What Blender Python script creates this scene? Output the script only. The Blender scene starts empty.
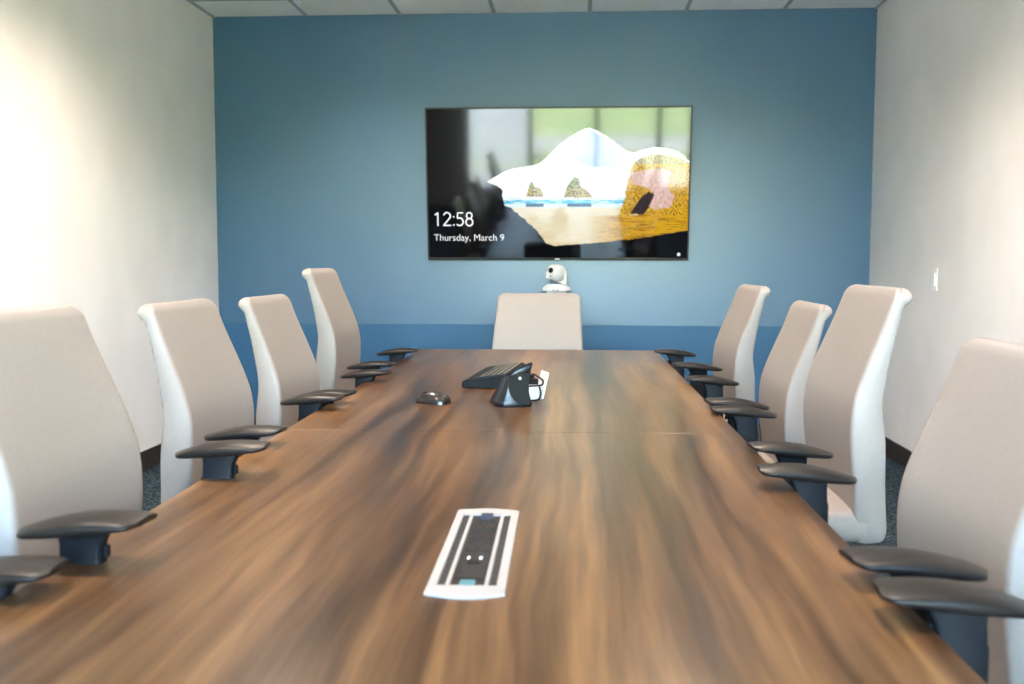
import bpy, bmesh, math, random
from mathutils import Vector, Matrix, noise
random.seed(7)
scene = bpy.context.scene
col = scene.collection
PI = math.pi

# ------------------------------------------------------------------ materials
def lin(c):
    return tuple((v/255/12.92 if v/255 <= .04045 else ((v/255+.055)/1.055)**2.4) for v in c)

def mat(name, rgb, rough=.5, metal=0, spec=.5, emit=None, es=1.0, sheen=0, coat=0):
    m = bpy.data.materials.new(name); m.use_nodes = True
    b = m.node_tree.nodes['Principled BSDF']
    b.inputs['Base Color'].default_value = (*rgb, 1)
    b.inputs['Roughness'].default_value = rough
    b.inputs['Metallic'].default_value = metal
    b.inputs['Specular IOR Level'].default_value = spec
    if coat: b.inputs['Coat Weight'].default_value = coat
    if emit:
        b.inputs['Emission Color'].default_value = (*emit, 1)
        b.inputs['Emission Strength'].default_value = es
    return m

def nd(m, kind, **kw):
    n = m.node_tree.nodes.new(kind)
    for k, v in kw.items():
        if hasattr(n, k): setattr(n, k, v)
        else: n.inputs[k].default_value = v
    return n

def lk(m, a, b): m.node_tree.links.new(a, b)

def ramp(m, fac, stops):
    r = nd(m, 'ShaderNodeValToRGB')
    e = r.color_ramp.elements
    while len(e) < len(stops): e.new(.5)
    for i, (p, c) in enumerate(stops):
        e[i].position = p; e[i].color = (*c, 1)
    lk(m, fac, r.inputs['Fac'])
    return r.outputs['Color']

def speckle(m, c0, c1, scale, bump=0, detail=3, dist=.01):
    """noise between two colours (and a bump) on a principled material"""
    b = m.node_tree.nodes['Principled BSDF']
    tc = nd(m, 'ShaderNodeTexCoord')
    n = nd(m, 'ShaderNodeTexNoise'); n.inputs['Scale'].default_value = scale; n.inputs['Detail'].default_value = detail
    lk(m, tc.outputs['Object'], n.inputs['Vector'])
    lk(m, ramp(m, n.outputs['Fac'], [(.35, c0), (.65, c1)]), b.inputs['Base Color'])
    if bump:
        bp = nd(m, 'ShaderNodeBump'); bp.inputs['Strength'].default_value = bump; bp.inputs['Distance'].default_value = dist
        lk(m, n.outputs['Fac'], bp.inputs['Height']); lk(m, bp.outputs['Normal'], b.inputs['Normal'])
    return m

M = {}
def paint(name, rgb, rough=.6, var=.03, spec=.4):
    m = mat(name, rgb, rough, spec=spec)
    c1 = tuple(min(1, v*(1+var)) for v in rgb); c0 = tuple(v*(1-var) for v in rgb)
    return speckle(m, c0, c1, 3.0, 0)
M['white_wall'] = paint('white_wall', (.86, .81, .79))
M['blue_wall'] = paint('blue_wall', (.022, .085, .170), .38, .02, .75)
M['blue_panel'] = paint('blue_panel', (.018, .088, .185), .5, .02, .4)
M['tile'] = speckle(mat('ceiling_tile', (.72, .72, .74), .9), (.93, .92, .92), (.88, .87, .87), 160, .15, dist=.002)
M['tee'] = mat('grid_grey', (.36, .36, .37), .5)
M['base'] = speckle(mat('baseboard_brown', (.03, .022, .02), .5), (.026, .019, .018), (.036, .027, .024), 20)
def carpet():
    m = mat('carpet', (.05, .07, .09), .95, spec=.1)
    b = m.node_tree.nodes['Principled BSDF']
    tc = nd(m, 'ShaderNodeTexCoord')
    v = nd(m, 'ShaderNodeTexVoronoi'); v.inputs['Scale'].default_value = 120
    n = nd(m, 'ShaderNodeTexNoise'); n.inputs['Scale'].default_value = 90; n.inputs['Detail'].default_value = 4
    mx = nd(m, 'ShaderNodeMath', operation='MULTIPLY'); 
    lk(m, tc.outputs['Object'], v.inputs['Vector']); lk(m, tc.outputs['Object'], n.inputs['Vector'])
    sc = nd(m, 'ShaderNodeSeparateColor'); lk(m, v.outputs['Color'], sc.inputs['Color'])
    lk(m, sc.outputs['Red'], mx.inputs[0]); lk(m, n.outputs['Fac'], mx.inputs[1])
    lk(m, ramp(m, mx.outputs[0], [(.05, (.008, .014, .019)), (.3, (.020, .038, .050)), (.5, (.10, .14, .165))]), b.inputs['Base Color'])
    bp = nd(m, 'ShaderNodeBump'); bp.inputs['Distance'].default_value = .004
    lk(m, mx.outputs[0], bp.inputs['Height']); lk(m, bp.outputs['Normal'], b.inputs['Normal'])
    return m
M['carpet'] = carpet()

def wood():
    m = mat('walnut_laminate', (.2, .12, .07), .28, spec=.20)
    b = m.node_tree.nodes['Principled BSDF']
    tc = nd(m, 'ShaderNodeTexCoord')
    # slow sideways drift of the grain so that streaks wander along the length
    mp0 = nd(m, 'ShaderNodeMapping'); mp0.inputs['Scale'].default_value = (2.2, .9, 1)
    lk(m, tc.outputs['Object'], mp0.inputs['Vector'])
    dn = nd(m, 'ShaderNodeTexNoise'); dn.inputs['Scale'].default_value = 1.0; dn.inputs['Detail'].default_value = 3
    lk(m, mp0.outputs['Vector'], dn.inputs['Vector'])
    sub = nd(m, 'ShaderNodeVectorMath', operation='SUBTRACT'); sub.inputs[1].default_value = (.5, .5, .5)
    lk(m, dn.outputs['Color'], sub.inputs[0])
    scl = nd(m, 'ShaderNodeVectorMath', operation='MULTIPLY'); scl.inputs[1].default_value = (.12, .0, .0)
    lk(m, sub.outputs[0], scl.inputs[0])
    add = nd(m, 'ShaderNodeVectorMath', operation='ADD')
    lk(m, tc.outputs['Object'], add.inputs[0]); lk(m, scl.outputs[0], add.inputs[1])
    def streak(sx, sy, detail, rough=.6):
        mp = nd(m, 'ShaderNodeMapping'); mp.inputs['Scale'].default_value = (sx, sy, 1)
        lk(m, add.outputs[0], mp.inputs['Vector'])
        n = nd(m, 'ShaderNodeTexNoise'); n.inputs['Scale'].default_value = 1; n.inputs['Detail'].default_value = detail; n.inputs['Roughness'].default_value = rough
        lk(m, mp.outputs['Vector'], n.inputs['Vector'])
        return n.outputs['Fac']
    a = streak(17, .8, 4, .58); f = streak(85, 2.4, 2); w = streak(4.5, .4, 2)
    m1 = nd(m, 'ShaderNodeMath', operation='MULTIPLY_ADD'); m1.inputs[1].default_value = .55
    lk(m, a, m1.inputs[0])
    m2 = nd(m, 'ShaderNodeMath', operation='MULTIPLY'); m2.inputs[1].default_value = .16; lk(m, f, m2.inputs[0])
    m3 = nd(m, 'ShaderNodeMath', operation='MULTIPLY_ADD'); m3.inputs[1].default_value = .30; lk(m, w, m3.inputs[0]); lk(m, m2.outputs[0], m3.inputs[2])
    lk(m, m3.outputs[0], m1.inputs[2])
    c = ramp(m, m1.outputs[0], [(.36, (.017, .0078, .0045)), (.43, (.041, .0195, .0088)), (.49, (.072, .035, .0148)), (.55, (.117, .059, .0245)), (.63, (.190, .101, .041))])
    lk(m, c, b.inputs['Base Color'])
    return m
M['wood'] = wood()
M['leather'] = speckle(mat('cream_leather', (.5, .44, .39), .45, spec=.25), (.258, .225, .206), (.270, .236, .216), 90, .03, dist=.001)
M['plastic'] = speckle(mat('black_plastic', (.006, .007, .009), .48, spec=.12), (.005, .006, .008), (.007, .008, .010), 40, .05, dist=.001)
M['pad'] = speckle(mat('arm_pad_black', (.02, .017, .016), .38, spec=.22), (.010, .008, .007), (.013, .010, .009), 60, .05, dist=.001)
M['dark_metal'] = mat('dark_metal', (.05, .05, .055), .4, metal=.8)
M['chrome'] = mat('chrome', (.6, .6, .62), .15, metal=1)
M['white_plastic'] = mat('white_plastic', (.62, .62, .62), .4)
M['switch_white'] = mat('switch_white', (.9, .88, .86), .35)
M['module_white'] = mat('module_white', (.31, .295, .285), .5)
M['module_black'] = speckle(mat('module_black', (.012, .011, .010), .5, spec=.2), (.010, .009, .009), (.020, .017, .016), 60)
M['brush'] = speckle(mat('brush_strip', (.02, .015, .013), .9), (.007, .006, .005), (.018, .014, .012), 300)
M['teal_port'] = mat('teal_port', (.06, .17, .19), .4)
M['blue_port'] = mat('blue_port', (.010, .016, .045), .4)
M['gold'] = mat('bronze_gloss', (.014, .011, .010), .22)
M['key'] = mat('key_black', (.008, .008, .009), .35, spec=.35)
M['key_legend'] = mat('key_legend', (.45, .38, .28), .6)
M['bezel'] = mat('tv_bezel', (.008, .009, .010), .35, spec=.25)
M['frame_dark'] = mat('window_frame', (.03, .035, .035), .4)
M['trim_white'] = mat('trim_white', (.7, .7, .68), .5)
M['lens'] = mat('lens_black', (.01, .008, .02), .08)
M['lamp'] = mat('lamp_lens', (.9, .9, .9), .5, emit=(1, .86, .68), es=6)
M['text'] = mat('screen_text', (0, 0, 0), .2, emit=(1, 1, 1), es=.72)
M['console'] = mat('console_black', (.006, .007, .010), .25, spec=.3)
M['matte_black'] = mat('matte_black', (.006, .006, .006), .6, spec=.2)
M['grass'] = speckle(mat('lawn', (.3, .4, .12), .9), (.185, .25, .09), (.30, .335, .15), .6)
M['path'] = mat('concrete', (.30, .30, .29), .9)
M['added_wall'] = speckle(mat('added_wall_grey', (.4, .42, .45), .9), (.35, .37, .40), (.38, .40, .43), 8)
def glass_mat():
    m = bpy.data.materials.new('window_glass'); m.use_nodes = True
    nt = m.node_tree; nt.nodes.remove(nt.nodes['Principled BSDF'])
    t = nd(m, 'ShaderNodeBsdfTransparent'); t.inputs['Color'].default_value = (.92, .95, .94, 1)
    g = nd(m, 'ShaderNodeBsdfGlossy'); g.inputs['Roughness'].default_value = .02
    f = nd(m, 'ShaderNodeFresnel'); f.inputs['IOR'].default_value = 1.45
    x = nd(m, 'ShaderNodeMixShader')
    lk(m, f.outputs[0], x.inputs[0]); lk(m, t.outputs[0], x.inputs[1]); lk(m, g.outputs[0], x.inputs[2]); lk(m, x.outputs[0], nt.nodes['Material Output'].inputs[0])
    return m
M['glass'] = glass_mat()

# ------------------------------------------------------------------ mesh helpers
def obj(name, bm, m, parent=None, smooth=None, loc=None):
    bmesh.ops.recalc_face_normals(bm, faces=bm.faces)
    me = bpy.data.meshes.new(name); bm.to_mesh(me); bm.free()
    for mm in (m if isinstance(m, (list, tuple)) else [m]): me.materials.append(mm)
    o = bpy.data.objects.new(name, me); col.objects.link(o)
    if smooth is not None:
        me.shade_smooth()
        for p in me.polygons:
            if len(p.vertices) > 8: p.use_smooth = False
        try: me.set_sharp_from_angle(angle=math.radians(smooth))
        except Exception: pass
    if parent: o.parent = parent
    if loc: o.location = loc
    return o

def tag(o, label=None, cat=None, group=None, kind=None):
    if label: o['label'] = label
    if cat: o['category'] = cat
    if group: o['group'] = group
    if kind: o['kind'] = kind
    return o

def empty(name, loc, rz=0, rx=0):
    o = bpy.data.objects.new(name, None); col.objects.link(o)
    o.location = loc; o.rotation_euler = (rx, 0, rz); o.empty_display_size = .1
    return o

def struct(name, bm, m, smooth=None):
    return tag(obj(name, bm, m, None, smooth), kind='structure')

def add(bm, src):
    me = bpy.data.meshes.new('t'); src.to_mesh(me); src.free(); bm.from_mesh(me); bpy.data.meshes.remove(me)
    return bm

def box(x0, x1, y0, y1, z0, z1, bev=0, seg=2, bm=None, mi=0):
    t = bmesh.new(); bmesh.ops.create_cube(t, size=1)
    for v in t.verts:
        v.co = Vector((x0+(v.co.x+.5)*(x1-x0), y0+(v.co.y+.5)*(y1-y0), z0+(v.co.z+.5)*(z1-z0)))
    if bev: bmesh.ops.bevel(t, geom=t.edges[:], offset=bev, segments=seg, affect='EDGES', profile=.5)
    for f in t.faces: f.material_index = mi
    if bm is None: return t
    return add(bm, t)

def loft(rings, cap=True, closed=True, bm=None, mi=0):
    t = bmesh.new(); R = [[t.verts.new(p) for p in r] for r in rings]
    n = len(R[0])
    for a, b in zip(R, R[1:]):
        for i in range(n if closed else n-1):
            j = (i+1) % n
            try: t.faces.new((a[i], a[j], b[j], b[i]))
            except ValueError: pass
    if cap:
        t.faces.new(R[0]); t.faces.new(list(reversed(R[-1])))
    for f in t.faces: f.material_index = mi
    bmesh.ops.remove_doubles(t, verts=t.verts, dist=1e-6)
    if bm is None: return t
    return add(bm, t)

def lathe(prof, seg=32, bm=None, mi=0):
    rings = [[(r*math.cos(2*PI*i/seg), r*math.sin(2*PI*i/seg), z) for i in range(seg)] for r, z in prof]
    return loft(rings, True, True, bm, mi)

def tube(pts, r, seg=10, bm=None, mi=0):
    P = [Vector(p) for p in pts]; rings = []
    up = Vector((0, 0, 1))
    for i, p in enumerate(P):
        d = (P[min(i+1, len(P)-1)]-P[max(i-1, 0)]).normalized()
        a = d.cross(up)
        if a.length < 1e-3: a = d.cross(Vector((1, 0, 0)))
        a.normalize(); b = a.cross(d)
        rr = r[i] if isinstance(r, (list, tuple)) else r
        rings.append([p+a*rr*math.cos(2*PI*k/seg)+b*rr*math.sin(2*PI*k/seg) for k in range(seg)])
    return loft(rings, True, True, bm, mi)

def catmull(pts, n, closed=False):
    P = [Vector(p) for p in pts]; N = len(P); out = []
    segs = N if closed else N-1
    for i in range(segs):
        g = (lambda k: P[k % N]) if closed else (lambda k: P[max(0, min(N-1, k))])
        a, b, c, d = g(i-1), g(i), g(i+1), g(i+2)
        for k in range(n):
            t = k/n
            out.append(.5*((2*b)+(c-a)*t+(2*a-5*b+4*c-d)*t*t+(3*b-a-3*c+d)*t**3))
    if not closed: out.append(P[-1])
    return out

def rrect(w, h, r, k=6):
    """rounded rectangle loop, w x h centred"""
    pts = []
    for cx, cy, a0 in ((w/2-r, h/2-r, 0), (-w/2+r, h/2-r, PI/2), (-w/2+r, -h/2+r, PI), (w/2-r, -h/2+r, 1.5*PI)):
        for i in range(k+1):
            a = a0+PI/2*i/k
            pts.append((cx+r*math.cos(a), cy+r*math.sin(a)))
    return pts

# ------------------------------------------------------------------ the room
H = 2.743; XL, XR, YF, YB = -2.391, 1.857, 6.595, -1.5
T = .15
struct('floor', box(XL-T, XR+T, YB-T, YF+T, -.12, 0), M['carpet'])
struct('wall_left', box(XL-T, XL, YB-T, YF+T, 0, H+.2), M['white_wall'])
struct('wall_right', box(XR, XR+T, YB-T, YF+T, 0, H+.2), M['white_wall'])
struct('wall_front', box(XL, XR, YF, YF+T, 0, H+.2), M['blue_wall'])
SEAM = .742
struct('trim_1', box(XL, XR, YF-.006, YF, .0, SEAM, .002, 2), M['blue_panel'])
struct('ceiling', box(XL, XR, YB, YF, H, H+.15), M['tile'])
tg = bmesh.new()
xs = [-1.7664+.6096*i for i in range(6)]
ys = []
y = YF-.42
while y > YB: ys.append(y); y -= .6096
for x in xs: box(x-.012, x+.012, YB, YF, H-.006, H, .001, 1, tg)
for y in ys: box(XL, XR, y-.012, y+.012, H-.0055, H, .001, 1, tg)
box(XL, XL+.02, YB, YF, H-.007, H, 0, 1, tg); box(XR-.02, XR, YB, YF, H-.007, H, 0, 1, tg)
struct('trim_2', tg, M['tee'])
def bb(name, *a):
    struct(name, box(*a, .004, 2), M['base'])
bb('baseboard_left', XL, XL+.012, YB, YF-.006, 0, .11)
bb('baseboard_right', XR-.012, XR, YB, YF-.006, 0, .11)
bb('baseboard_front', XL+.012, XR-.012, YF-.018, YF-.006, 0, .11)
# rear wall with the glazed opening that faces the screen
WX0, WX1, WZ0, WZ1 = -1.62, 1.62, .16, 2.42
rw = box(XL, WX0, YB-T, YB, 0, H+.2); box(WX1, XR, YB-T, YB, 0, H+.2, bm=rw)
box(WX0, WX1, YB-T, YB, 0, WZ0, bm=rw); box(WX0, WX1, YB-T, YB, WZ1, H+.2, bm=rw)
struct('wall_rear', rw, M['white_wall'])
fr = bmesh.new()
for x in (WX0+.03, -.69, .25, 1.12, WX1-.03): box(x-.035, x+.035, YB-.10, YB-.02, WZ0, WZ1, .004, 1, fr)
for z in (WZ0+.03, WZ1-.03): box(WX0, WX1, YB-.10, YB-.02, z-.03, z+.03, .004, 1, fr)
win = struct('window_1', fr, M['frame_dark'])
obj('glass', box(WX0+.03, WX1-.03, YB-.062, YB-.056, WZ0+.03, WZ1-.03), M['glass'], win)
struct('trim_3', box(WX0-.05, WX1+.05, YB, YB+.05, WZ0-.04, WZ0-.005, .005, 2), M['trim_white'])
# outdoors seen in the screen's reflection, plus an added slab and wall
gm = bmesh.new()
bmesh.ops.create_grid(gm, x_segments=40, y_segments=40, size=60)
for v in gm.verts:
    v.co.y -= 62.5; v.co.z = -.12+max(0, (-v.co.y-16))*.05+.25*noise.noise(v.co*.08)*min(1, max(0, (-v.co.y-6)/10))
struct('lawn', gm, M['grass'], 60)
pv = bmesh.new()
pr = []
for i in range(41):
    x = -30+i*1.5; yc = -8.6-.10*x+.5*math.sin(x*.2)
    pr.append([(x, yc-.7, .0), (x, yc+.7, .0), (x, yc+1.0, -.3), (x, yc-1.0, -.3)])
struct('path', loft(pr), M['path'])

struct('bounce_patio', box(-12, 12, -5.2, YB-T, -.11, -.04, .01, 1), M['path'])  # added slab, bounces neutral daylight up to the ceiling
struct('wall_added_outside', box(-5, -.93, -6.2, -6.05, -.3, 2.2, .01, 1), M['added_wall'])  # added sunlit wall, stands in for the pale panel in the reflection
# ------------------------------------------------------------------ television
TVX, TVZ, TILT = -.1344, 1.6443, .1213
tv = empty('television', (TVX, YF-.105, TVZ), 0, TILT)
tag(tv, 'large black wall-mounted television showing a lock screen with a beach', 'television')
# local frame: x right, z up (tilted), -y towards the room
bz = bmesh.new()
W2, H2 = .84, .483
for (x0, x1, z0, z1) in ((-W2, W2, H2-.011, H2), (-W2, W2, -H2, -H2+.016), (-W2, -W2+.011, -H2+.016, H2-.011), (W2-.011, W2, -H2+.016, H2-.011)):
    box(x0, x1, -.006, .03, z0, z1, .0015, 1, bz)
obj('bezel', bz, M['bezel'], tv)
bk = box(-W2+.004, W2-.004, .012, .036, -H2+.004, H2-.004, .004, 2); box(-.5, .5, .036, .06, -.32, .25, .01, 2, bk)
obj('back_cover', bk, M['bezel'], tv)
mb = box(-.3, .3, .060, .075, -.2, .2, .003, 1)
for x in (-.2, .2): box(x-.02, x+.02, .058, .08, -.28, .28, .003, 1, mb)
obj('wall_mount', mb, M['dark_metal'], tv)
obj('logo', box(-.016, .016, -.0075, -.0055, -H2+.005, -H2+.011), mat('logo_grey', (.5, .5, .5), .3, emit=(1, 1, 1), es=.3), tv)
SW, SH = W2-.011, (H2-.011+H2-.016)/2
SZ = ((H2-.011)+(-H2+.016))/2
def uv_of(px, py): return ((px-427.8)/(689.8-427.8), (257.5-py)/(257.5-109.5))
def poly(*p): return [uv_of(*q) for q in p]
def inside(pg, u, v):
    c = False; n = len(pg); j = n-1
    for i in range(n):
        (xi, yi), (xj, yj) = pg[i], pg[j]
        if (yi > v) != (yj > v) and u < (xj-xi)*(v-yi)/(yj-yi)+xi: c = not c
        j = i
    return c
OPEN = poly((488,181),(494,177),(503,172),(512,168.5),(524,166.5),(536,164.5),(543,161.5),(549,156),(556,149),(563,143),(570,138),(577,133.5),(584,130),(590,128.5),(598,131),(606,136),(613,140.5),(620,146),(627,151),(634,153),(644,150),(655,147.5),(666,148.5),(678,152),(686,158),(692,163),(692,229.5),(676,232),(655,235.5),(632,239),(604,242),(576,244),(556,245.5),(548,243.5),(544,238),(537,229),(529,221.5),(521,215),(513,208.5),(506,204.5),(503.5,198),(503,190),(499,185.5))
ROCK = poly((620,215.5),(624,205),(627,196),(628,184),(631,172),(634,163),(641,158),(652,155),(668,155),(680,158),(692,164),(692,215.5),(655,214),(640,213.5))
CAVE = poly((632,213),(637,205),(643,196),(650,191),(656,194),(652,203),(648,211),(645,213.5))
PINK = poly((632,172),(645,170),(663,168),(672,172),(668,186),(676,196),(672,207),(654,209),(650,203),(656,192),(646,186),(634,184))
ST1 = poly((527,196),(529,190),(530.5,184),(533,181),(536,186),(541,187.5),(544.5,191),(545,196))
ST2 = poly((565,197),(568,187),(571,182),(576,176),(580,178),(582,186),(587,189),(592,193.5),(594,197))
PILLAR_REFL = poly((573,150),(580,143),(588,133),(592,130),(604,138),(614,146),(622,158),(623,166),(610,168),(590,166),(578,160))  # lavender area: a pillar's reflection painted into the picture
def c8(*c): return Vector(lin(c))
def fb(u, v, s): return noise.fractal(Vector((u*s*1.78, v*s, 3.1)), .8, 2.1, 4)*.5+.5
def picture(u, v):
    px = 427.8+u*262; py = 257.5-v*148
    wob = (noise.noise(Vector((u*55, v*31, 0)))*1.0)/262
    if not inside(OPEN, u+wob, v+wob): 
        n = fb(u, v, 22)
        return Vector((.0012, .0014, .0018))*(.6+n)
    k = fb(u, v, 60)
    if inside(CAVE, u, v): return c8(45, 30, 35)*(.5+k)
    if inside(ROCK, u+wob*1.3, v+wob*1.3):
        if inside(PINK, u+wob, v): return c8(238, 196, 182)*(.6+.5*k)
        n = noise.noise(Vector((u*190, v*107, 7)))
        y = c8(226, 176, 28)*(.55+.8*k)
        if n > .22: y = c8(96, 66, 30)
        if py < 164: y = c8(205, 180, 140)*(.6+.6*k) if n < .1 else c8(110, 95, 85)
        return y
    for s in (ST1, ST2):
        if inside(s, u+wob*.6, v+wob*.6):
            n = noise.noise(Vector((u*140, v*79, 2)))
            return c8(70, 68, 36) if n < -.12 else (c8(132, 160, 46) if py < 188 and n > .1 else c8(208, 176, 72))
    if py < 199.2:
        a = Vector((1.0, 1.02, 1.05))
        if inside(PILLAR_REFL, u+wob*.5, v+wob*.5): a = c8(160, 180, 232)
        if k > .56: a = a*1.05
        if py > 196.5 and fb(u, v*4, 30) > .5: a = c8(214, 238, 246)
        return a
    if py < 203 : return c8(70, 190, 222) if fb(u*.4, v*5, 30) < .56 else c8(200, 236, 245)
    if py < 206.5:
        for x0, x1 in ((527, 545), (569, 593)):
            if x0 < px < x1 and 203 < py < 206.3: return c8(70, 95, 110)
        return c8(226, 243, 246)
    t = min(1, max(0, (px-588)/28)); s = min(1, max(0, (py-206)/14))
    st = fb(u*.25, v*6, 26)
    pale = c8(240, 228, 196)*(1-.30*s)+c8(214, 186, 120)*.30*s
    pale = pale*(.9+.2*st)
    gold = (c8(224, 172, 18) if st < .6 else c8(158, 112, 18))*(.7+.55*st)
    if py < 215 and px < 640: gold = c8(232, 214, 170)
    return pale*(1-t)+gold*t
scr = bmesh.new(); NX, NY = 420, 236
V = [[scr.verts.new((-SW+2*SW*i/NX, -.002, SZ-SH+2*SH*j/NY)) for i in range(NX+1)] for j in range(NY+1)]
for j in range(NY):
    for i in range(NX): scr.faces.new((V[j][i], V[j][i+1], V[j+1][i+1], V[j+1][i]))
cols = []
for j in range(NY):
    for i in range(NX): cols.append(picture((i+.5)/NX, (j+.5)/NY))
sm = mat('screen', (.002, .002, .0025), .06, spec=.42)
at = nd(sm, 'ShaderNodeVertexColor'); at.layer_name = 'picture'
lk(sm, at.outputs['Color'], sm.node_tree.nodes['Principled BSDF'].inputs['Emission Color'])
sm.node_tree.nodes['Principled BSDF'].inputs['Emission Strength'].default_value = .68
me = bpy.data.meshes.new('screen'); scr.to_mesh(me); scr.free(); me.materials.append(sm)
ca = me.color_attributes.new('picture', 'FLOAT_COLOR', 'CORNER')
for p in me.polygons:
    c = cols[p.index]
    for li in p.loop_indices: ca.data[li].color = (c[0], c[1], c[2], 1)
so = bpy.data.objects.new('screen', me); col.objects.link(so); so.parent = tv
def text(name, body, width, px, py, parent):
    cu = bpy.data.curves.new(name, 'FONT'); cu.body = body; cu.size = .1; cu.offset = -.0004; cu.extrude = .0003
    t = bpy.data.objects.new(name, cu); col.objects.link(t)
    dg = bpy.context.evaluated_depsgraph_get(); dg.update()
    me = bpy.data.meshes.new_from_object(t.evaluated_get(dg))
    bpy.data.objects.remove(t)
    x0 = min(v.co.x for v in me.vertices); x1 = max(v.co.x for v in me.vertices)
    k = width/(x1-x0); u, v = uv_of(px, py)
    for w in me.vertices:
        x, y, z = w.co
        w.co = (-SW+2*SW*u+(x-x0)*k, -.0035-z, SZ-SH+2*SH*v+y*k)
    me.materials.clear(); me.materials.append(M['text']); me.name = name
    o = bpy.data.objects.new(name, me); col.objects.link(o); o.parent = parent
    return o
def ribbon(bm, pts, w, y):
    P = [Vector(p) for p in pts]; L = []
    for i, p in enumerate(P):
        d = (P[min(i+1, len(P)-1)]-P[max(i-1, 0)]).normalized(); nrm = Vector((-d.y, d.x, 0))*w/2
        L.append((p+nrm, p-nrm))
    loft([[(a.x, y, a.y), (b.x, y, b.y), (b.x, y+.0006, b.y), (a.x, y+.0006, a.y)] for a, b in L], bm=bm)
def arc(cx, cy, rx, ry, a0, a1, n=16):
    return [(cx+rx*math.cos(math.radians(a0+(a1-a0)*i/n)), cy+ry*math.sin(math.radians(a0+(a1-a0)*i/n)), 0) for i in range(n+1)]
GLY = {'1': [[(.10, .80, 0), (.22, .88, 0), (.32, 1.0, 0), (.32, 0, 0)]],
       '2': [arc(.30, .72, .25, .26, 165, -20)+[(.06, .05, 0), (.04, .0, 0)], [(.03, .04, 0), (.60, .04, 0)]],
       '5': [[(.54, .96, 0), (.14, .96, 0), (.12, .56, 0)], arc(.28, .31, .27, .28, 122, -140)],
       '8': [arc(.30, .755, .20, .225, 0, 360, 24), arc(.30, .275, .25, .265, 0, 360, 24)],
       ':': [[(.10, .62, 0), (.10, .72, 0)], [(.10, .02, 0), (.10, .12, 0)]]}
def clock(body, px, py, cap, parent):
    bm = bmesh.new(); u, v = uv_of(px, py); x = -SW+2*SW*u; z = SZ-SH+2*SH*v
    for ch in body:
        for st in GLY[ch]: ribbon(bm, [(x+p[0]*cap, z+p[1]*cap, 0) for p in st], cap*(.10 if ch != ':' else .11), -.0038)
        x += cap*(.25 if ch == ':' else .70)
    return obj('clock_digits', bm, M['text'], parent)
clock('12:58', 432.6, 225.2, .0875, so)
text('date_text', 'Thursday, March 9', .455, 432.8, 240.2, so)
ic = lathe([(.0001, 0), (.011, 0), (.011, .0006), (.0001, .0006)], 20)
bmesh.ops.rotate(ic, verts=ic.verts, matrix=Matrix.Rotation(PI/2, 3, 'X'))
u, v = uv_of(681.5, 254)
bmesh.ops.translate(ic, verts=ic.verts, vec=(-SW+2*SW*u, -.003, SZ-SH+2*SH*v))
obj('status_icon', ic, mat('status_icon', (0, 0, 0), .3, emit=(.8, .85, .9), es=.7), so)

# ------------------------------------------------------------------ conferencing camera under the screen
cam = empty('conference_camera', (-.137, YF-.11, .966))
tag(cam, 'white pan-tilt conference camera on a wall bracket below the television', 'camera')
ell = lambda a, b, z, n=32: [(a*math.cos(2*PI*i/n), b*math.sin(2*PI*i/n), z) for i in range(n)]
obj('base', loft([ell(.088, .075, 0), ell(.093, .08, .004), ell(.093, .08, .014), ell(.084, .072, .026), ell(.070, .062, .036), ell(.066, .058, .044), ell(.060, .05, .046)]), M['white_plastic'], cam, 40)
up = [(.066, .044), (.067, .09), (.065, .122), (.060, .132), (.055, .132), (.0525, .122), (.0515, .085), (.036, .068), (.0, .064)]
up = [(-x, z) for x, z in up[::-1]][:-1]+[(x, z) for x, z in up[::-1]]
yk = loft([[(x*k, y, .044+(z-.044)*q) for x, z in up] for y, k, q in ((-.040, .96, .90), (-.036, 1, .97), (-.02, 1, 1), (.02, 1, 1), (.036, 1, .97), (.040, .96, .9))])
obj('yoke', yk, M['white_plastic'], cam, 40)
HR = Matrix.Rotation(math.radians(-36), 3, 'Z') @ Matrix.Rotation(math.radians(-6), 3, 'X')
hd = bmesh.new()
bmesh.ops.create_uvsphere(hd, u_segments=40, v_segments=24, radius=1)
for v in hd.verts:
    c = v.co; q = (abs(c.x)**3+abs(c.y)**3+abs(c.z)**3)**(1/3)
    v.co = Vector((c.x*.050, c.y*.060, c.z*.052))/q
for v in hd.verts: v.co = HR @ v.co+Vector((0, 0, .118))
head = obj('camera_head', hd, M['white_plastic'], cam, 40)
ln = lathe([(.0001, .002), (.013, .003), (.015, .001), (.017, 0), (.019, .003), (.019, -.006), (.0001, -.006)], 28)
for v in ln.verts:
    v.co = HR @ (Matrix.Rotation(PI/2, 3, 'X') @ v.co*.9+Vector((0, -.061, .010)))+Vector((0, 0, .118))
obj('lens', ln, M['lens'], head, 40)
mk = bmesh.new()
for x, w in ((-.017, .011), (-.002, .006), (.010, .009)): box(x-w/2, x+w/2, -.0812, -.079, .006, .012, bm=mk)
obj('indicator', mk, M['matte_black'], cam)
mk2 = box(-.004, .006, -.0615, -.057, -.03, -.024, .001, 1)
for v in mk2.verts: v.co = HR @ v.co+Vector((0, 0, .118))
obj('sensor', mk2, M['dark_metal'], head)
wb = box(-.06, .06, -.06, .110, -.012, 0, .003, 2); box(-.05, .05, .09, .110, -.12, 0, .003, 2, wb)
obj('wall_bracket', wb, M['white_plastic'], cam)

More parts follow.
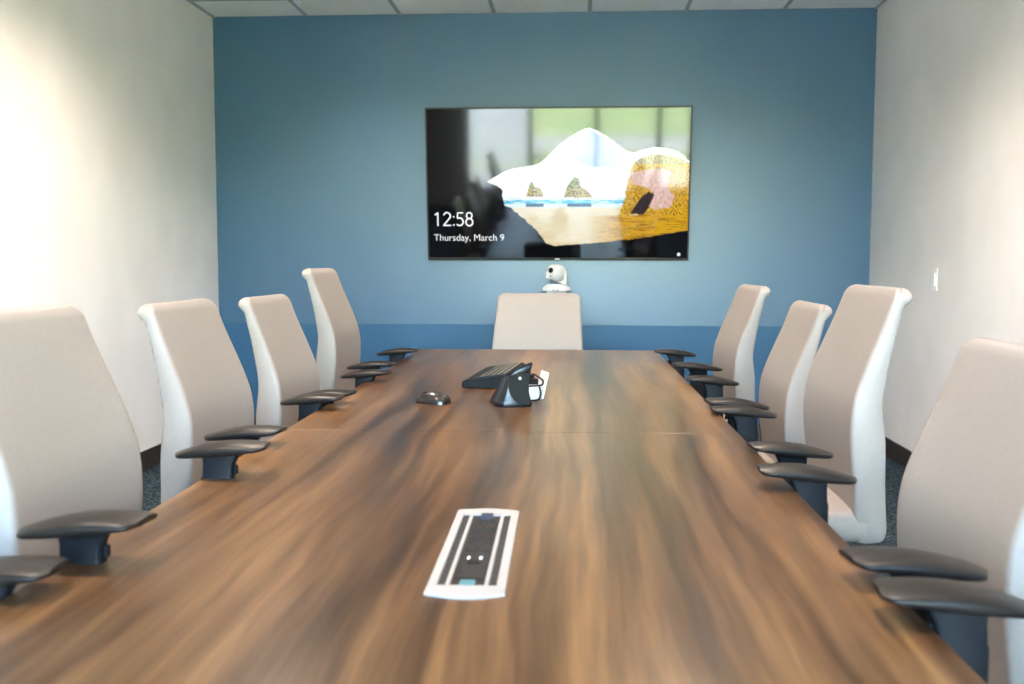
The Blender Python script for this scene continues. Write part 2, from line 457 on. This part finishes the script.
# ------------------------------------------------------------------ light switch
sw = empty('light_switch', (XR, 5.40, 1.068))
tag(sw, 'white rocker light switch plate on the right-hand wall', 'light switch')
obj('plate', box(-.006, 0, -.038, .038, -.06, .06, .003, 2), M['switch_white'], sw)
obj('rocker', box(-.010, -.004, -.017, .017, -.034, .034, .002, 2), M['switch_white'], sw)
for z in (-.048, .048):
    c = lathe([(.0001, -.002), (.0035, -.002), (.0035, .001), (.0001, .0015)], 12)
    bmesh.ops.rotate(c, verts=c.verts, matrix=Matrix.Rotation(-PI/2, 3, 'Y')); bmesh.ops.translate(c, verts=c.verts, vec=(-.006, 0, z)); obj('screw', c, M['trim_white'], sw)

# ------------------------------------------------------------------ the table
ZT = .722; TYAW = .0109
tb = empty('conference_table', (-.1727, 2.568, 0), TYAW)
tag(tb, 'long walnut-brown conference table running up to the blue wall', 'table')
TW, TL = .585, 2.417
def slab(y0, y1):
    return box(-TW, TW, y0, y1, ZT-.034, ZT, .0008, 2)
obj('tabletop', slab(.0003, TL), M['wood'], tb); obj('tabletop', slab(-TL, -.0003), M['wood'], tb)
for y in (-1.75, -.72, 1.22):
    pb = box(-.17, .17, y-.05, y+.05, .03, ZT-.034, .006, 2); box(-.19, .19, y-.09, y+.09, 0, .03, .006, 2, pb)
    obj('pedestal', pb, M['wood'], tb)
obj('spine_panel', box(-.012, .012, -1.70, 1.17, .42, ZT-.034, .003, 1), M['wood'], tb)

# power and data unit set in the top
pm = empty('power_module', (-.150, 1.512, ZT), TYAW+.004)
tag(pm, 'white-framed power and data outlet unit set into the tabletop', 'power outlet')
PW, PL = .0535, .235
def outline(w, l, bow, n=10):
    p = [(w*(1-2*i/n), l+bow*(1-(1-2*i/n)**2)) for i in range(n+1)]
    return p+[(-x, -y) for x, y in p]
o1 = outline(PW, PL-.014, .014); 
fm = bmesh.new()
def frame_plate(bm):
    # rim plate as bars around the recess and the two brush slots
    z0, z1 = -.001, .0035
    xs_ = [(-PW, -.0405), (-.0295, -.0235), (.0235, .0295), (.0405, PW)]
    for a, b in xs_: box(a, b, -.192, .192, z0, z1, .0012, 2, bm)
    for s in (1, -1):
        n = 12
        pts = [(PW*(1-2*i/n), s*(.221+.014*(1-(1-2*i/n)**2))) for i in range(n+1)]+[(-PW, s*.190), (PW, s*.190)]
        loft([[(x, y, z0) for x, y in pts], [(x, y, z1-.001) for x, y in pts], [(x*.985, y-s*.0008, z1) for x, y in pts]], bm=bm)
frame_plate(fm)
obj('frame', fm, M['module_white'], pm)
for s in (-1, 1):
    obj('brush_strip', box(s*.035-.0056, s*.035+.0056, -.191, .191, -.001, .0015), M['brush'], pm)
pn = obj('socket_panel', box(-.0236, .0236, -.191, .191, -.001, .0010), M['module_black'], pm)
for y, nm in ((.128, 0), (.066, 0), (.004, 0)):
    rim = bmesh.new()
    ro, ri = rrect(.036, .050, .006), rrect(.032, .046, .005)
    loft([[(p[0], p[1]+y, .0008) for p in ro], [(p[0], p[1]+y, .0024) for p in ro], [(p[0], p[1]+y, .0024) for p in ri], [(p[0], p[1]+y, .0008) for p in ri]], False, True, rim)
    for x in (-.0065, .0065): box(x-.0012, x+.0012, y+.001, y+.010, .0005, .0016, bm=rim, mi=1)
    c = lathe([(.0001, .0005), (.0032, .0005), (.0032, .0016), (.0001, .0016)], 14); bmesh.ops.translate(c, verts=c.verts, vec=(0, y-.009, 0))
    for f in c.faces: f.material_index = 1
    add(rim, c)
    obj('outlet', rim, [M['module_black'], M['matte_black']], pn)
obj('port', box(-.0105, .0105, -.187, -.166, .0005, .004, .001, 1), M['teal_port'], pn)['label'] = 'teal port'
obj('port', box(-.0105, .0105, .168, .198, .0005, .0046, .001, 1), M['blue_port'], pn)['label'] = 'dark blue port'
obj('port', box(-.009, .009, -.085, -.068, .0005, .0022, .001, 1), M['matte_black'], pn)
for x in (-.009, .009): 
    obj('indicator', box(x-.0022, x+.0022, -.062, -.052, .0005, .0028, .0005, 1), M['white_plastic'], pn)
obj('data_plate', box(-.020, .020, -.155, -.095, .0005, .0018, .001, 1), M['module_black'], pn)

# ------------------------------------------------------------------ things on the table
mo = empty('computer_mouse', (-.444, 3.075, ZT), math.radians(68))
tag(mo, 'small black computer mouse lying left of the keyboard', 'mouse')
def mouse_bm(k=1.0, z0=0.0):
    rings = []
    for i in range(13):
        t = -1+2*i/12; y = .054*math.sin(t*PI/2); w = .034*math.sqrt(max(.02, 1-t*t))*(1.06 if t < 0 else .97)
        h = (.036-.006*max(0, t)-.004*t*t)*math.sqrt(max(.10, 1-.85*t*t))
        rings.append([(w*k*math.cos(a), y*k, max(.0, z0+h*k*math.sin(a)**.9 if math.sin(a) > 0 else 0)) for a in [PI*j/14 for j in range(15)]])
    return loft(rings)
obj('shell', mouse_bm(), M['gold'], mo, 50)
wh = lathe([(.0001, -.003), (.008, -.003), (.009, 0), (.008, .003), (.0001, .003)], 20)
bmesh.ops.rotate(wh, verts=wh.verts, matrix=Matrix.Rotation(PI/2, 3, 'Y')); bmesh.ops.translate(wh, verts=wh.verts, vec=(0, .028, .025))
obj('scroll_wheel', wh, M['matte_black'], mo, 40)

kb = empty('keyboard', (-.300, 3.665, ZT), math.radians(-90-5))
tag(kb, 'black computer keyboard with palm rest beside the wedge console', 'keyboard')
# local: x along the length, -y the user's edge, +y the raised rear edge
KL, KD = .225, .078
def kz(y): return .026+(y+KD)/(2*KD)*.020
sec = [(-KD, .002), (-KD-.002, .008), (-KD, .022), (-KD+.012, .0285), (KD-.006, .046), (KD, .044), (KD+.002, .036), (KD, .002)]
kbm = loft([[(x, y*k, z) for y, z in sec] for x, k in ((-KL, .97), (-KL+.004, 1), (KL-.004, 1), (KL, .97))])
kbody = obj('body', kbm, M['plastic'], kb)
key_i = 0
for r in range(5):
    n = [14, 14, 13, 12, 8][r]
    y = .062-r*.0195
    ks = obj if False else None
    x = -KL+.010
    wtot = 2*KL-.020
    ws = {0: [1]*13+[1.9], 1: [1.4]+[1]*12+[1.5], 2: [1.7]+[1]*11+[2.2], 3: [2.2]+[1]*10+[2.7], 4: [1.4, 1.2, 1.3, 6, 1.3, 1.2, 1.2, 1.4]}[r]
    tot = sum(ws)
    for w in ws:
        dx = wtot*w/tot
        k = box(x+.0016, x+dx-.0016, y-.0082, y+.0082, kz(y)-.002, kz(y)+.005, .0012, 1)
        k.faces.ensure_lookup_table()
        for v in k.verts: v.co.z += (v.co.y-y)*.16
        box(x+.004, min(x+dx-.004, x+.011), y-.003, y+.004, kz(y)+.0046, kz(y)+.0054, bm=k, mi=1)
        obj('key', k, [M['key'], M['key_legend']], kbody)
        x += dx

wc = empty('touch_console', (-.198, 3.075, ZT), math.radians(14))
tag(wc, 'black wedge-shaped conference console standing beside the keyboard', 'console')
def cring(x0, x1, y0, y1, z, r, tilt=0):
    return [((x0+x1)/2+p[0], (y0+y1)/2+p[1], z+tilt*p[0]) for p in rrect(x1-x0, y1-y0, r, 5)]
wr = [cring(-.062, .050, -.075, .075, 0, .03), cring(-.064, .052, -.077, .077, .004, .032), cring(-.058, .047, -.074, .068, .018, .03), cring(-.046, .040, -.070, .045, .045, .024),
      cring(-.033, .040, -.069, .018, .075, .018), cring(-.022, .044, -.069, -.012, .100, .012, .1), cring(-.012, .050, -.070, -.036, .117, .008, .42), cring(-.010, .049, -.069, -.037, .1195, .006, .42)]
body = obj('body', loft(wr), M['console'], wc, 50)
sd = catmull([(-.026, .096), (-.028, .07), (-.018, .035), (.006, .012), (.034, .008)], 5)
ed = [(.044, .010), (.036, .045), (.036, .075), (.042, .105), (.0, .098)]
side = [(p[0], p[1]) for p in sd]+ed
obj('side_cover', loft([[(x, -.070, z) for x, z in side], [(x, -.0775, z) for x, z in side], [(x*.97, -.0785, z*.98+.001) for x, z in side]]), M['matte_black'], wc)
c = lathe([(.0001, 0), (.0045, 0), (.0045, .001), (.0001, .001)], 16)
bmesh.ops.rotate(c, verts=c.verts, matrix=Matrix.Rotation(PI/2, 3, 'X')); bmesh.ops.translate(c, verts=c.verts, vec=(.008, -.0786, .088))
obj('logo', c, M['white_plastic'], wc)

pa = empty('power_adapter', (-.140, 3.20, ZT), math.radians(18))
tag(pa, 'white power adapter block behind the black wedge console', 'power adapter')
ab = box(-.030, .018, -.035, .035, 0, .048, .005, 3)
obj('housing', ab, M['white_plastic'], pa, 40)
obj('plug', box(-.022, .010, -.026, .000, .047, .066, .003, 2), M['matte_black'], pa)
obj('plug', box(-.020, .006, .006, .026, .047, .074, .003, 2), M['matte_black'], pa)
ht = box(.019, .026, -.03, .045, 0, .086, .003, 2)
for v in ht.verts: v.co.x += (v.co.z)*.22
obj('back_plate', ht, M['white_plastic'], pa)
def wcable(name, pts, label, r=.0028):
    c = tube(catmull(pts, 8), r, 8)
    return tag(obj(name, c, M['matte_black'], None, 60), label, 'cable')
wcable('cable', [(-0.146, 3.175, .788), (-0.140, 3.15, .806), (-0.122, 3.13, .800), (-0.108, 3.14, .788), (-0.110, 3.16, .772), (-0.127, 3.165, .768), (-0.150, 3.15, .768)], 'black cable looping over the white power adapter')
wcable('cable', [(-0.120, 3.155, .770), (-0.114, 3.13, .750), (-0.118, 3.125, .732), (-0.130, 3.13, .726), (-0.157, 3.13, .7252), (-0.172, 3.15, .7252)], 'black cable falling down the side of the white adapter to the table')

# ------------------------------------------------------------------ chairs
BACKF = .24      # the back's lumbar line stands this far behind the chair's centre
SEATZ = -.205    # seat top relative to the lumbar line
ZSC, FSC = .93, .86
prof_pts = [(-.026, -.275), (-.018, -.235), (-.014, -.16), (-.006, -.09), (-.002, -.02), (-.008, .05), (-.026, .11), (-.056, .18), (-.090, .255), (-.112, .310), (-.122, .332), (-.136, .346), (-.152, .349), (-.166, .340), (-.169, .324), (-.160, .311), (-.146, .298), (-.138, .268), (-.122, .21), (-.104, .13), (-.092, .05), (-.087, -.04), (-.090, -.14), (-.096, -.22), (-.098, -.258), (-.088, -.280), (-.055, -.286), (-.032, -.284)]
prof_pts = [((f*FSC if z > .0 else f), z*ZSC if z > 0 else z) for f, z in prof_pts]
PROF = [(p[0], p[1]) for p in catmull([(a, b, 0) for a, b in prof_pts], 4, True)]
def inset(pts, d):
    n = len(pts); out = []
    for i in range(n):
        a, b = Vector(pts[i-1]), Vector(pts[(i+1) % n]); t = (b-a)
        t = t.normalized() if t.length > 1e-9 else Vector((1, 0))
        out.append((pts[i][0]-t[1]*d, pts[i][1]+t[0]*d))
    return out
area = sum(PROF[i-1][0]*PROF[i][1]-PROF[i][0]*PROF[i-1][1] for i in range(len(PROF)))
SGN = 1 if area > 0 else -1
ZTOP = max(z for _, z in PROF)
def halfw(z):
    w = .236 if z < 0 else .236-(.236-.217)*min(1, z/.27)
    if z < -.1: w -= (-.1-z)*.06
    r = .030
    if z > ZTOP-r: 
        q = min(1, (z-(ZTOP-r))/r); w -= r*(1-math.sqrt(max(0, 1-q*q)))
    return w
def back_bm():
    rings = []
    st = [(-1, .009), (-1+.010, .0045), (-1+.028, .0015), (-1+.060, 0)]+[(-.9+1.8*i/12, 0) for i in range(13)]+[(1-.060, 0), (1-.028, .0015), (1-.010, .0045), (1, .009)]
    for u, d in st:
        P = inset(PROF, d*SGN) if d else PROF
        ring = []
        for (f, z), (f0, z0) in zip(P, PROF):
            front = max(0, min(1, (f0+.06+(.10*max(0, z0)/.3))/.05))*max(0, min(1, (.25-z0)/.15))
            ring.append((u*halfw(z0), f-BACKF-.012*front*(1-u*u), z))
        rings.append(ring)
    bm = loft(rings, False)
    k = max(range(len(PROF)), key=lambda i: PROF[i][1]); n = len(PROF)
    for R in (rings[0], rings[-1]):              # side faces: stitch the front chain of the outline to the rear chain
        A = [Vector(R[i]) for i in range(k+1)]; B = [Vector(R[i % n]) for i in range(n, k-1, -1)]
        def frac(c):
            l = [0]
            for p, q in zip(c, c[1:]): l.append(l[-1]+(q-p).length)
            return [v/l[-1] for v in l]
        fa, fb_ = frac(A), frac(B); va = [bm.verts.new(p) for p in A]; vb = [bm.verts.new(p) for p in B]
        i = j = 0
        while i < len(A)-1 or j < len(B)-1:
            if j == len(B)-1 or (i < len(A)-1 and fa[i+1] <= fb_[j+1]): tri = (va[i], va[i+1], vb[j]); i += 1
            else: tri = (va[i], vb[j+1], vb[j]); j += 1
            if len({tuple(v.co) for v in tri}) == 3:
                bm.faces.new(tri)
    bmesh.ops.remove_doubles(bm, verts=bm.verts, dist=1e-5)
    return bm
def seat_bm():
    rings = []
    y0, y1 = -BACKF-.05, .235
    n = 22
    for i in range(n+1):
        t = i/n; y = y0+(y1-y0)*t
        hw = .228*(1 if t < .8 else math.sqrt(max(.0, 1-((t-.8)/.2)**2*.28)))
        e = max(0, (t-.78)/.22)
        top = SEATZ-.004*math.sin(t*PI)-.040*e*e; bot = SEATZ-.078+.016*e*e
        if i == n: top -= .012; bot += .010; hw -= .01
        r = .022; pts = []
        cz = (top+bot)/2; h = top-bot
        for p in rrect(hw*2, h, min(r, h*.45), 4):
            dip = -.006*(1-(p[0]/hw)**2) if p[1] > 0 else 0
            pts.append((p[0], y, cz+p[1]+dip))
        rings.append(pts)
    return loft(rings)
MESH = {}
def part(name, key, make, m, parent, smooth=40, loc=None):
    if key not in MESH:
        o = obj(name, make(), m, parent, smooth, loc); MESH[key] = o.data
        return o
    o = bpy.data.objects.new(name, MESH[key]); col.objects.link(o); o.parent = parent
    if loc: o.location = loc
    return o
def pad_bm(inner):
    """pad runs along y (front +y), inner = sign of x that points at the chair's middle"""
    L, hw = .188, .046; rings = []; n = 20
    for i in range(n+1):
        s = -.5+i/n
        rear = max(0, (.12-s)/.62)
        w = hw*(1-.30*rear**2.2)
        if s < -.40: w *= math.sqrt(max(.10, 1-((-.40-s)/.10)**2*.9))
        if s > .40: w *= math.sqrt(max(.35, 1-((s-.40)/.10)**2*.55))
        zt = -.024*rear**1.7-.004*max(0, (s-.2)/.3)**2
        th = .009+.017*max(0, 1-(2*s)**2)
        ring = []
        for k in range(24):
            a = 2*PI*k/24; cx, sx = math.cos(a), math.sin(a)
            px = w*math.copysign(abs(cx)**.6, cx); 
            tq = px/hw*inner
            ext = .004*tq*max(0, (s-.3)/.2)
            zz = zt+(.0 if sx >= 0 else -th)
            z = zt-th*.35+(th*.35*abs(sx)**.7 if sx >= 0 else -th*.65*abs(sx)**.8)
            z -= .004*(px/hw)**2
            ring.append((px, s*L+ext, z))
        rings.append(ring)
    return loft(rings)
def post_bm(h, dx):
    """upright of height h under the pad; dx shifts its foot sideways from the pad's centre"""
    bm = bmesh.new()
    def ring(w, t, y, x, z): return [(x+p[0], y+p[1], z) for p in rrect(t, w, min(t, w)*.25, 3)]
    loft([ring(.066, .030, -.006, dx, -h), ring(.066, .030, -.006, dx, -.075), ring(.062, .028, -.006, dx, -.070), ring(.064, .028, -.004, dx*.9, -.045),
          ring(.074, .030, 0, dx*.45, -.028), ring(.100, .036, 0, 0, -.019), ring(.10, .036, 0, 0, -.012)], bm=bm)
    box(dx-.006, dx+.006, .027, .034, -.066, -.048, .002, 1, bm)
    return bm
def base_bm():
    bm = bmesh.new()
    for k in range(5):
        a = 2*PI*k/5+.3
        rings = []
        for t, w, h, z in ((.02, .026, .05, .105), (.12, .022, .04, .098), (.22, .018, .028, .086), (.285, .015, .018, .078), (.295, .010, .012, .076)):
            ring = [(t, p[0], z+p[1]) for p in rrect(w*2, h, h*.3, 3)]
            rings.append([(x*math.cos(a)-y*math.sin(a), x*math.sin(a)+y*math.cos(a), z) for x, y, z in ring])
        loft(rings, bm=bm)
    add(bm, lathe([(.034, .075), (.038, .08), (.038, .12), (.03, .135), (.026, .18), (.0255, .24), (.024, .242)], 24))
    return bm
def caster_bm():
    bm = bmesh.new()
    for s in (-1, 1):
        c = lathe([(.012, -.009), (.027, -.009), (.030, -.006), (.030, .006), (.027, .009), (.012, .009)], 22)
        bmesh.ops.rotate(c, verts=c.verts, matrix=Matrix.Rotation(PI/2, 3, 'Y')); bmesh.ops.translate(c, verts=c.verts, vec=(s*.013, 0, .030)); add(bm, c)
    box(-.006, .006, -.022, .022, .03, .062, .004, 2, bm)
    bm2 = lathe([(.007, .05), (.007, .078), (.006, .08)], 12); add(bm, bm2)
    return bm
def lift_bm(zl):
    b = lathe([(.014, .20), (.014, zl+SEATZ-.15)], 20); lathe([(.030, zl+SEATZ-.16), (.034, zl+SEATZ-.155), (.034, zl+SEATZ-.12)], 20, b)
    return b
def mech_bm():
    b = box(-.10, .10, -.15, .13, SEATZ-.125, SEATZ-.082, .012, 2)
    box(-.16, .16, -.19, .17, SEATZ-.088, SEATZ-.070, .006, 2, b)
    tube([(.10, .05, SEATZ-.10), (.17, .06, SEATZ-.102), (.20, .065, SEATZ-.11)], .006, 8, b)
    return b
POSTX = .288
def chair(label, x, y, rz, zl, arms, group):
    """x, y: lumbar line in plan; rz: heading (local +y faces forward); zl: lumbar height; arms: world (x, y, z) of each pad"""
    fx, fy = -math.sin(rz), math.cos(rz)
    cx, cy = x+fx*BACKF, y+fy*BACKF
    r = empty('office_chair', (cx, cy, 0), rz)
    tag(r, label, 'chair', group)
    part('base', 'base', base_bm, M['plastic'], r)
    bo = r.children[-1]
    for k in range(5):
        a = 2*PI*k/5+.3
        part('caster', 'caster', caster_bm, M['plastic'], bo, 40, (.275*math.cos(a), .275*math.sin(a), 0)).rotation_euler = (0, 0, a+.7*k)
    obj('gas_lift', lift_bm(zl), M['dark_metal'], r, 40)
    part('tilt_mechanism', 'mech', mech_bm, M['plastic'], r, 40, (0, 0, zl))
    part('seat', 'seat', seat_bm, M['leather'], r, 60, (0, 0, zl))
    part('backrest', 'back', back_bm, M['leather'], r, 60, (0, 0, zl))
    for i, (ax, ay, az) in enumerate(arms):
        dx, dy = ax-cx, ay-cy
        lx = dx*math.cos(rz)+dy*math.sin(rz); ly = -dx*math.sin(rz)+dy*math.cos(rz)
        s = 1 if lx > 0 else -1
        h = az-(zl+SEATZ-.10)
        foot = s*POSTX-lx
        post = obj('armrest', post_bm(h, foot), M['plastic'], r, 40, (lx, ly, az))
        br = box(min(s*.06, s*(POSTX+.014)), max(s*.06, s*(POSTX+.014)), ly-.035, ly+.02, zl+SEATZ-.118, zl+SEATZ-.098, .006, 2)
        b2 = obj('arm_bracket', br, M['plastic'], post); b2.location = (-lx, -ly, -az)
        part('arm_pad', 'pad%d' % s, lambda: pad_bm(-s), M['pad'], post, 60)
    return r
GL = 'cream chairs along the left side of the table'; GR = 'cream chairs along the right side of the table'
rad = math.radians
SPAN, AHEAD = .294, .149
def side_chair(label, side, x, y, a, zl, zp, group, AHEAD=AHEAD):
    """side -1 left / 1 right of the table; a: degrees turned towards the screen; zp: height of the arm pads"""
    rz = rad(-90+a) if side < 0 else rad(90-a)
    fx, fy = -math.sin(rz), math.cos(rz); lx, ly = math.cos(rz), math.sin(rz)
    arms = [(x+fx*AHEAD+lx*u, y+fy*AHEAD+ly*u, zp) for u in (-SPAN, SPAN)]
    chair(label, x, y, rz, zl, arms, group)
side_chair('cream office chair closest to the camera on the left, only its far armrest in view', -1, -.925, .97, 0, .75, .765, GL)
side_chair('large cream office chair at the left picture edge, opposite the power outlet unit', -1, -.850, 1.688, .6, .752, .796, GL, .134)
side_chair('cream office chair on the left between the edge chair and the mouse', -1, -.937, 2.630, -.7, .728, .768, GL)
side_chair('cream office chair on the left side, level with the computer mouse', -1, -.925, 3.335, -.6, .718, .765, GL)
side_chair('raised cream office chair on the left side, nearest the blue wall', -1, -.957, 4.189, 0, .803, .769, GL)
side_chair('cream office chair closest to the camera on the right, only its far armrest in view', 1, .615, .955, 0, .72, .766, GR)
side_chair('large cream office chair at the right picture edge, opposite the power outlet unit', 1, .606, 1.686, -1.6, .700, .766, GR)
side_chair('raised cream office chair on the right side, below the light switch', 1, .635, 2.630, -1.2, .774, .746, GR)
side_chair('cream office chair on the right, half hidden behind the raised one', 1, .63, 3.335, .4, .703, .752, GR)
side_chair('cream office chair on the right side, nearest the blue wall', 1, .599, 4.223, -3, .738, .771, GR)
chair('cream office chair at the head of the table below the conference camera', -.206, 5.14, rad(180-2), .668, [(-.5, 5.0, .655), (.088, 5.0, .655)], 'cream chair at the head of the table')

# ------------------------------------------------------------------ ceiling lights
LPOS = [(x, y) for y in (6.12, 4.1, 1.9) for x in (-1.29, .46)]
LW = {6.12: 45, 4.1: 165, 1.9: 150}
for i, (x, y) in enumerate(LPOS):
    side = 'left' if x < 0 else 'right'
    where = {6.12: 'nearest the blue wall', 4.1: 'over the middle of the table', 1.9: 'nearest the windows'}[y]
    d = empty('ceiling_downlight', (x, y, H-.0055))
    tag(d, 'round recessed ceiling downlight %s, above the %s row of chairs' % (where, side), 'ceiling light', 'recessed ceiling downlights')
    part('trim_ring', 'dlring', lambda: lathe([(.062, .004), (.062, -.002), (.078, -.006), (.090, -.003), (.092, .004)], 32), M['trim_white'], d)
    part('lamp_lens', 'dllens', lambda: lathe([(.0001, .002), (.062, .002), (.062, -.001), (.0001, -.001)], 32), M['lamp'], d)
    ld = bpy.data.lights.new('downlight_lamp', 'SPOT'); ld.energy = LW[y]*1.0; ld.color = (1, .825, .68)
    ld.spot_size = rad(98 if y > 6 else 145); ld.spot_blend = .8; ld.shadow_soft_size = .06
    lo = bpy.data.objects.new('downlight_lamp', ld); col.objects.link(lo); lo.parent = d; lo.location = (0, 0, -.02)

# ------------------------------------------------------------------ daylight
sun = bpy.data.lights.new('sun', 'SUN'); sun.energy = 145; sun.angle = rad(.6); sun.color = (1, .95, .86)
s = bpy.data.objects.new('sun', sun); col.objects.link(s)
s.rotation_euler = (rad(-30), 0, rad(14))       # from beyond the blue wall, so it lights the lawn and not the room
w = bpy.data.worlds.new('sky'); scene.world = w; w.use_nodes = True
nt = w.node_tree; bg = nt.nodes['Background']
sk = nt.nodes.new('ShaderNodeTexSky'); sk.sky_type = 'NISHITA'; sk.sun_disc = False; sk.sun_elevation = rad(42); sk.sun_rotation = rad(10)
nt.links.new(sk.outputs[0], bg.inputs[0]); bg.inputs[1].default_value = 7.6

# ------------------------------------------------------------------ camera
F, CH, yaw, pitch, roll = 1009.46, 1.1616, .0650, .0805, .0018
f = Vector((-math.sin(yaw)*math.cos(pitch), math.cos(yaw)*math.cos(pitch), -math.sin(pitch)))
r = Vector((math.cos(yaw), math.sin(yaw), 0)); u = r.cross(f)
r2 = r*math.cos(roll)+u*math.sin(roll); u2 = -r*math.sin(roll)+u*math.cos(roll)
cd = bpy.data.cameras.new('camera'); cd.lens = F/1024*36; cd.sensor_width = 36; cd.clip_start = .02; cd.clip_end = 300
cd.dof.use_dof = True; cd.dof.focus_distance = 3.4; cd.dof.aperture_fstop = 5.0
scene.cycles.caustics_reflective = False; scene.cycles.caustics_refractive = False; scene.cycles.sample_clamp_indirect = 12
co = bpy.data.objects.new('camera', cd); col.objects.link(co)
m4 = Matrix((r2, u2, -f)).transposed().to_4x4(); m4.translation = Vector((0, 0, CH)); co.matrix_world = m4
scene.camera = co
vs = scene.view_settings
vs.view_transform = 'Standard'; vs.look = 'None'; vs.gamma = 1; vs.use_curve_mapping = False; vs.exposure = .5
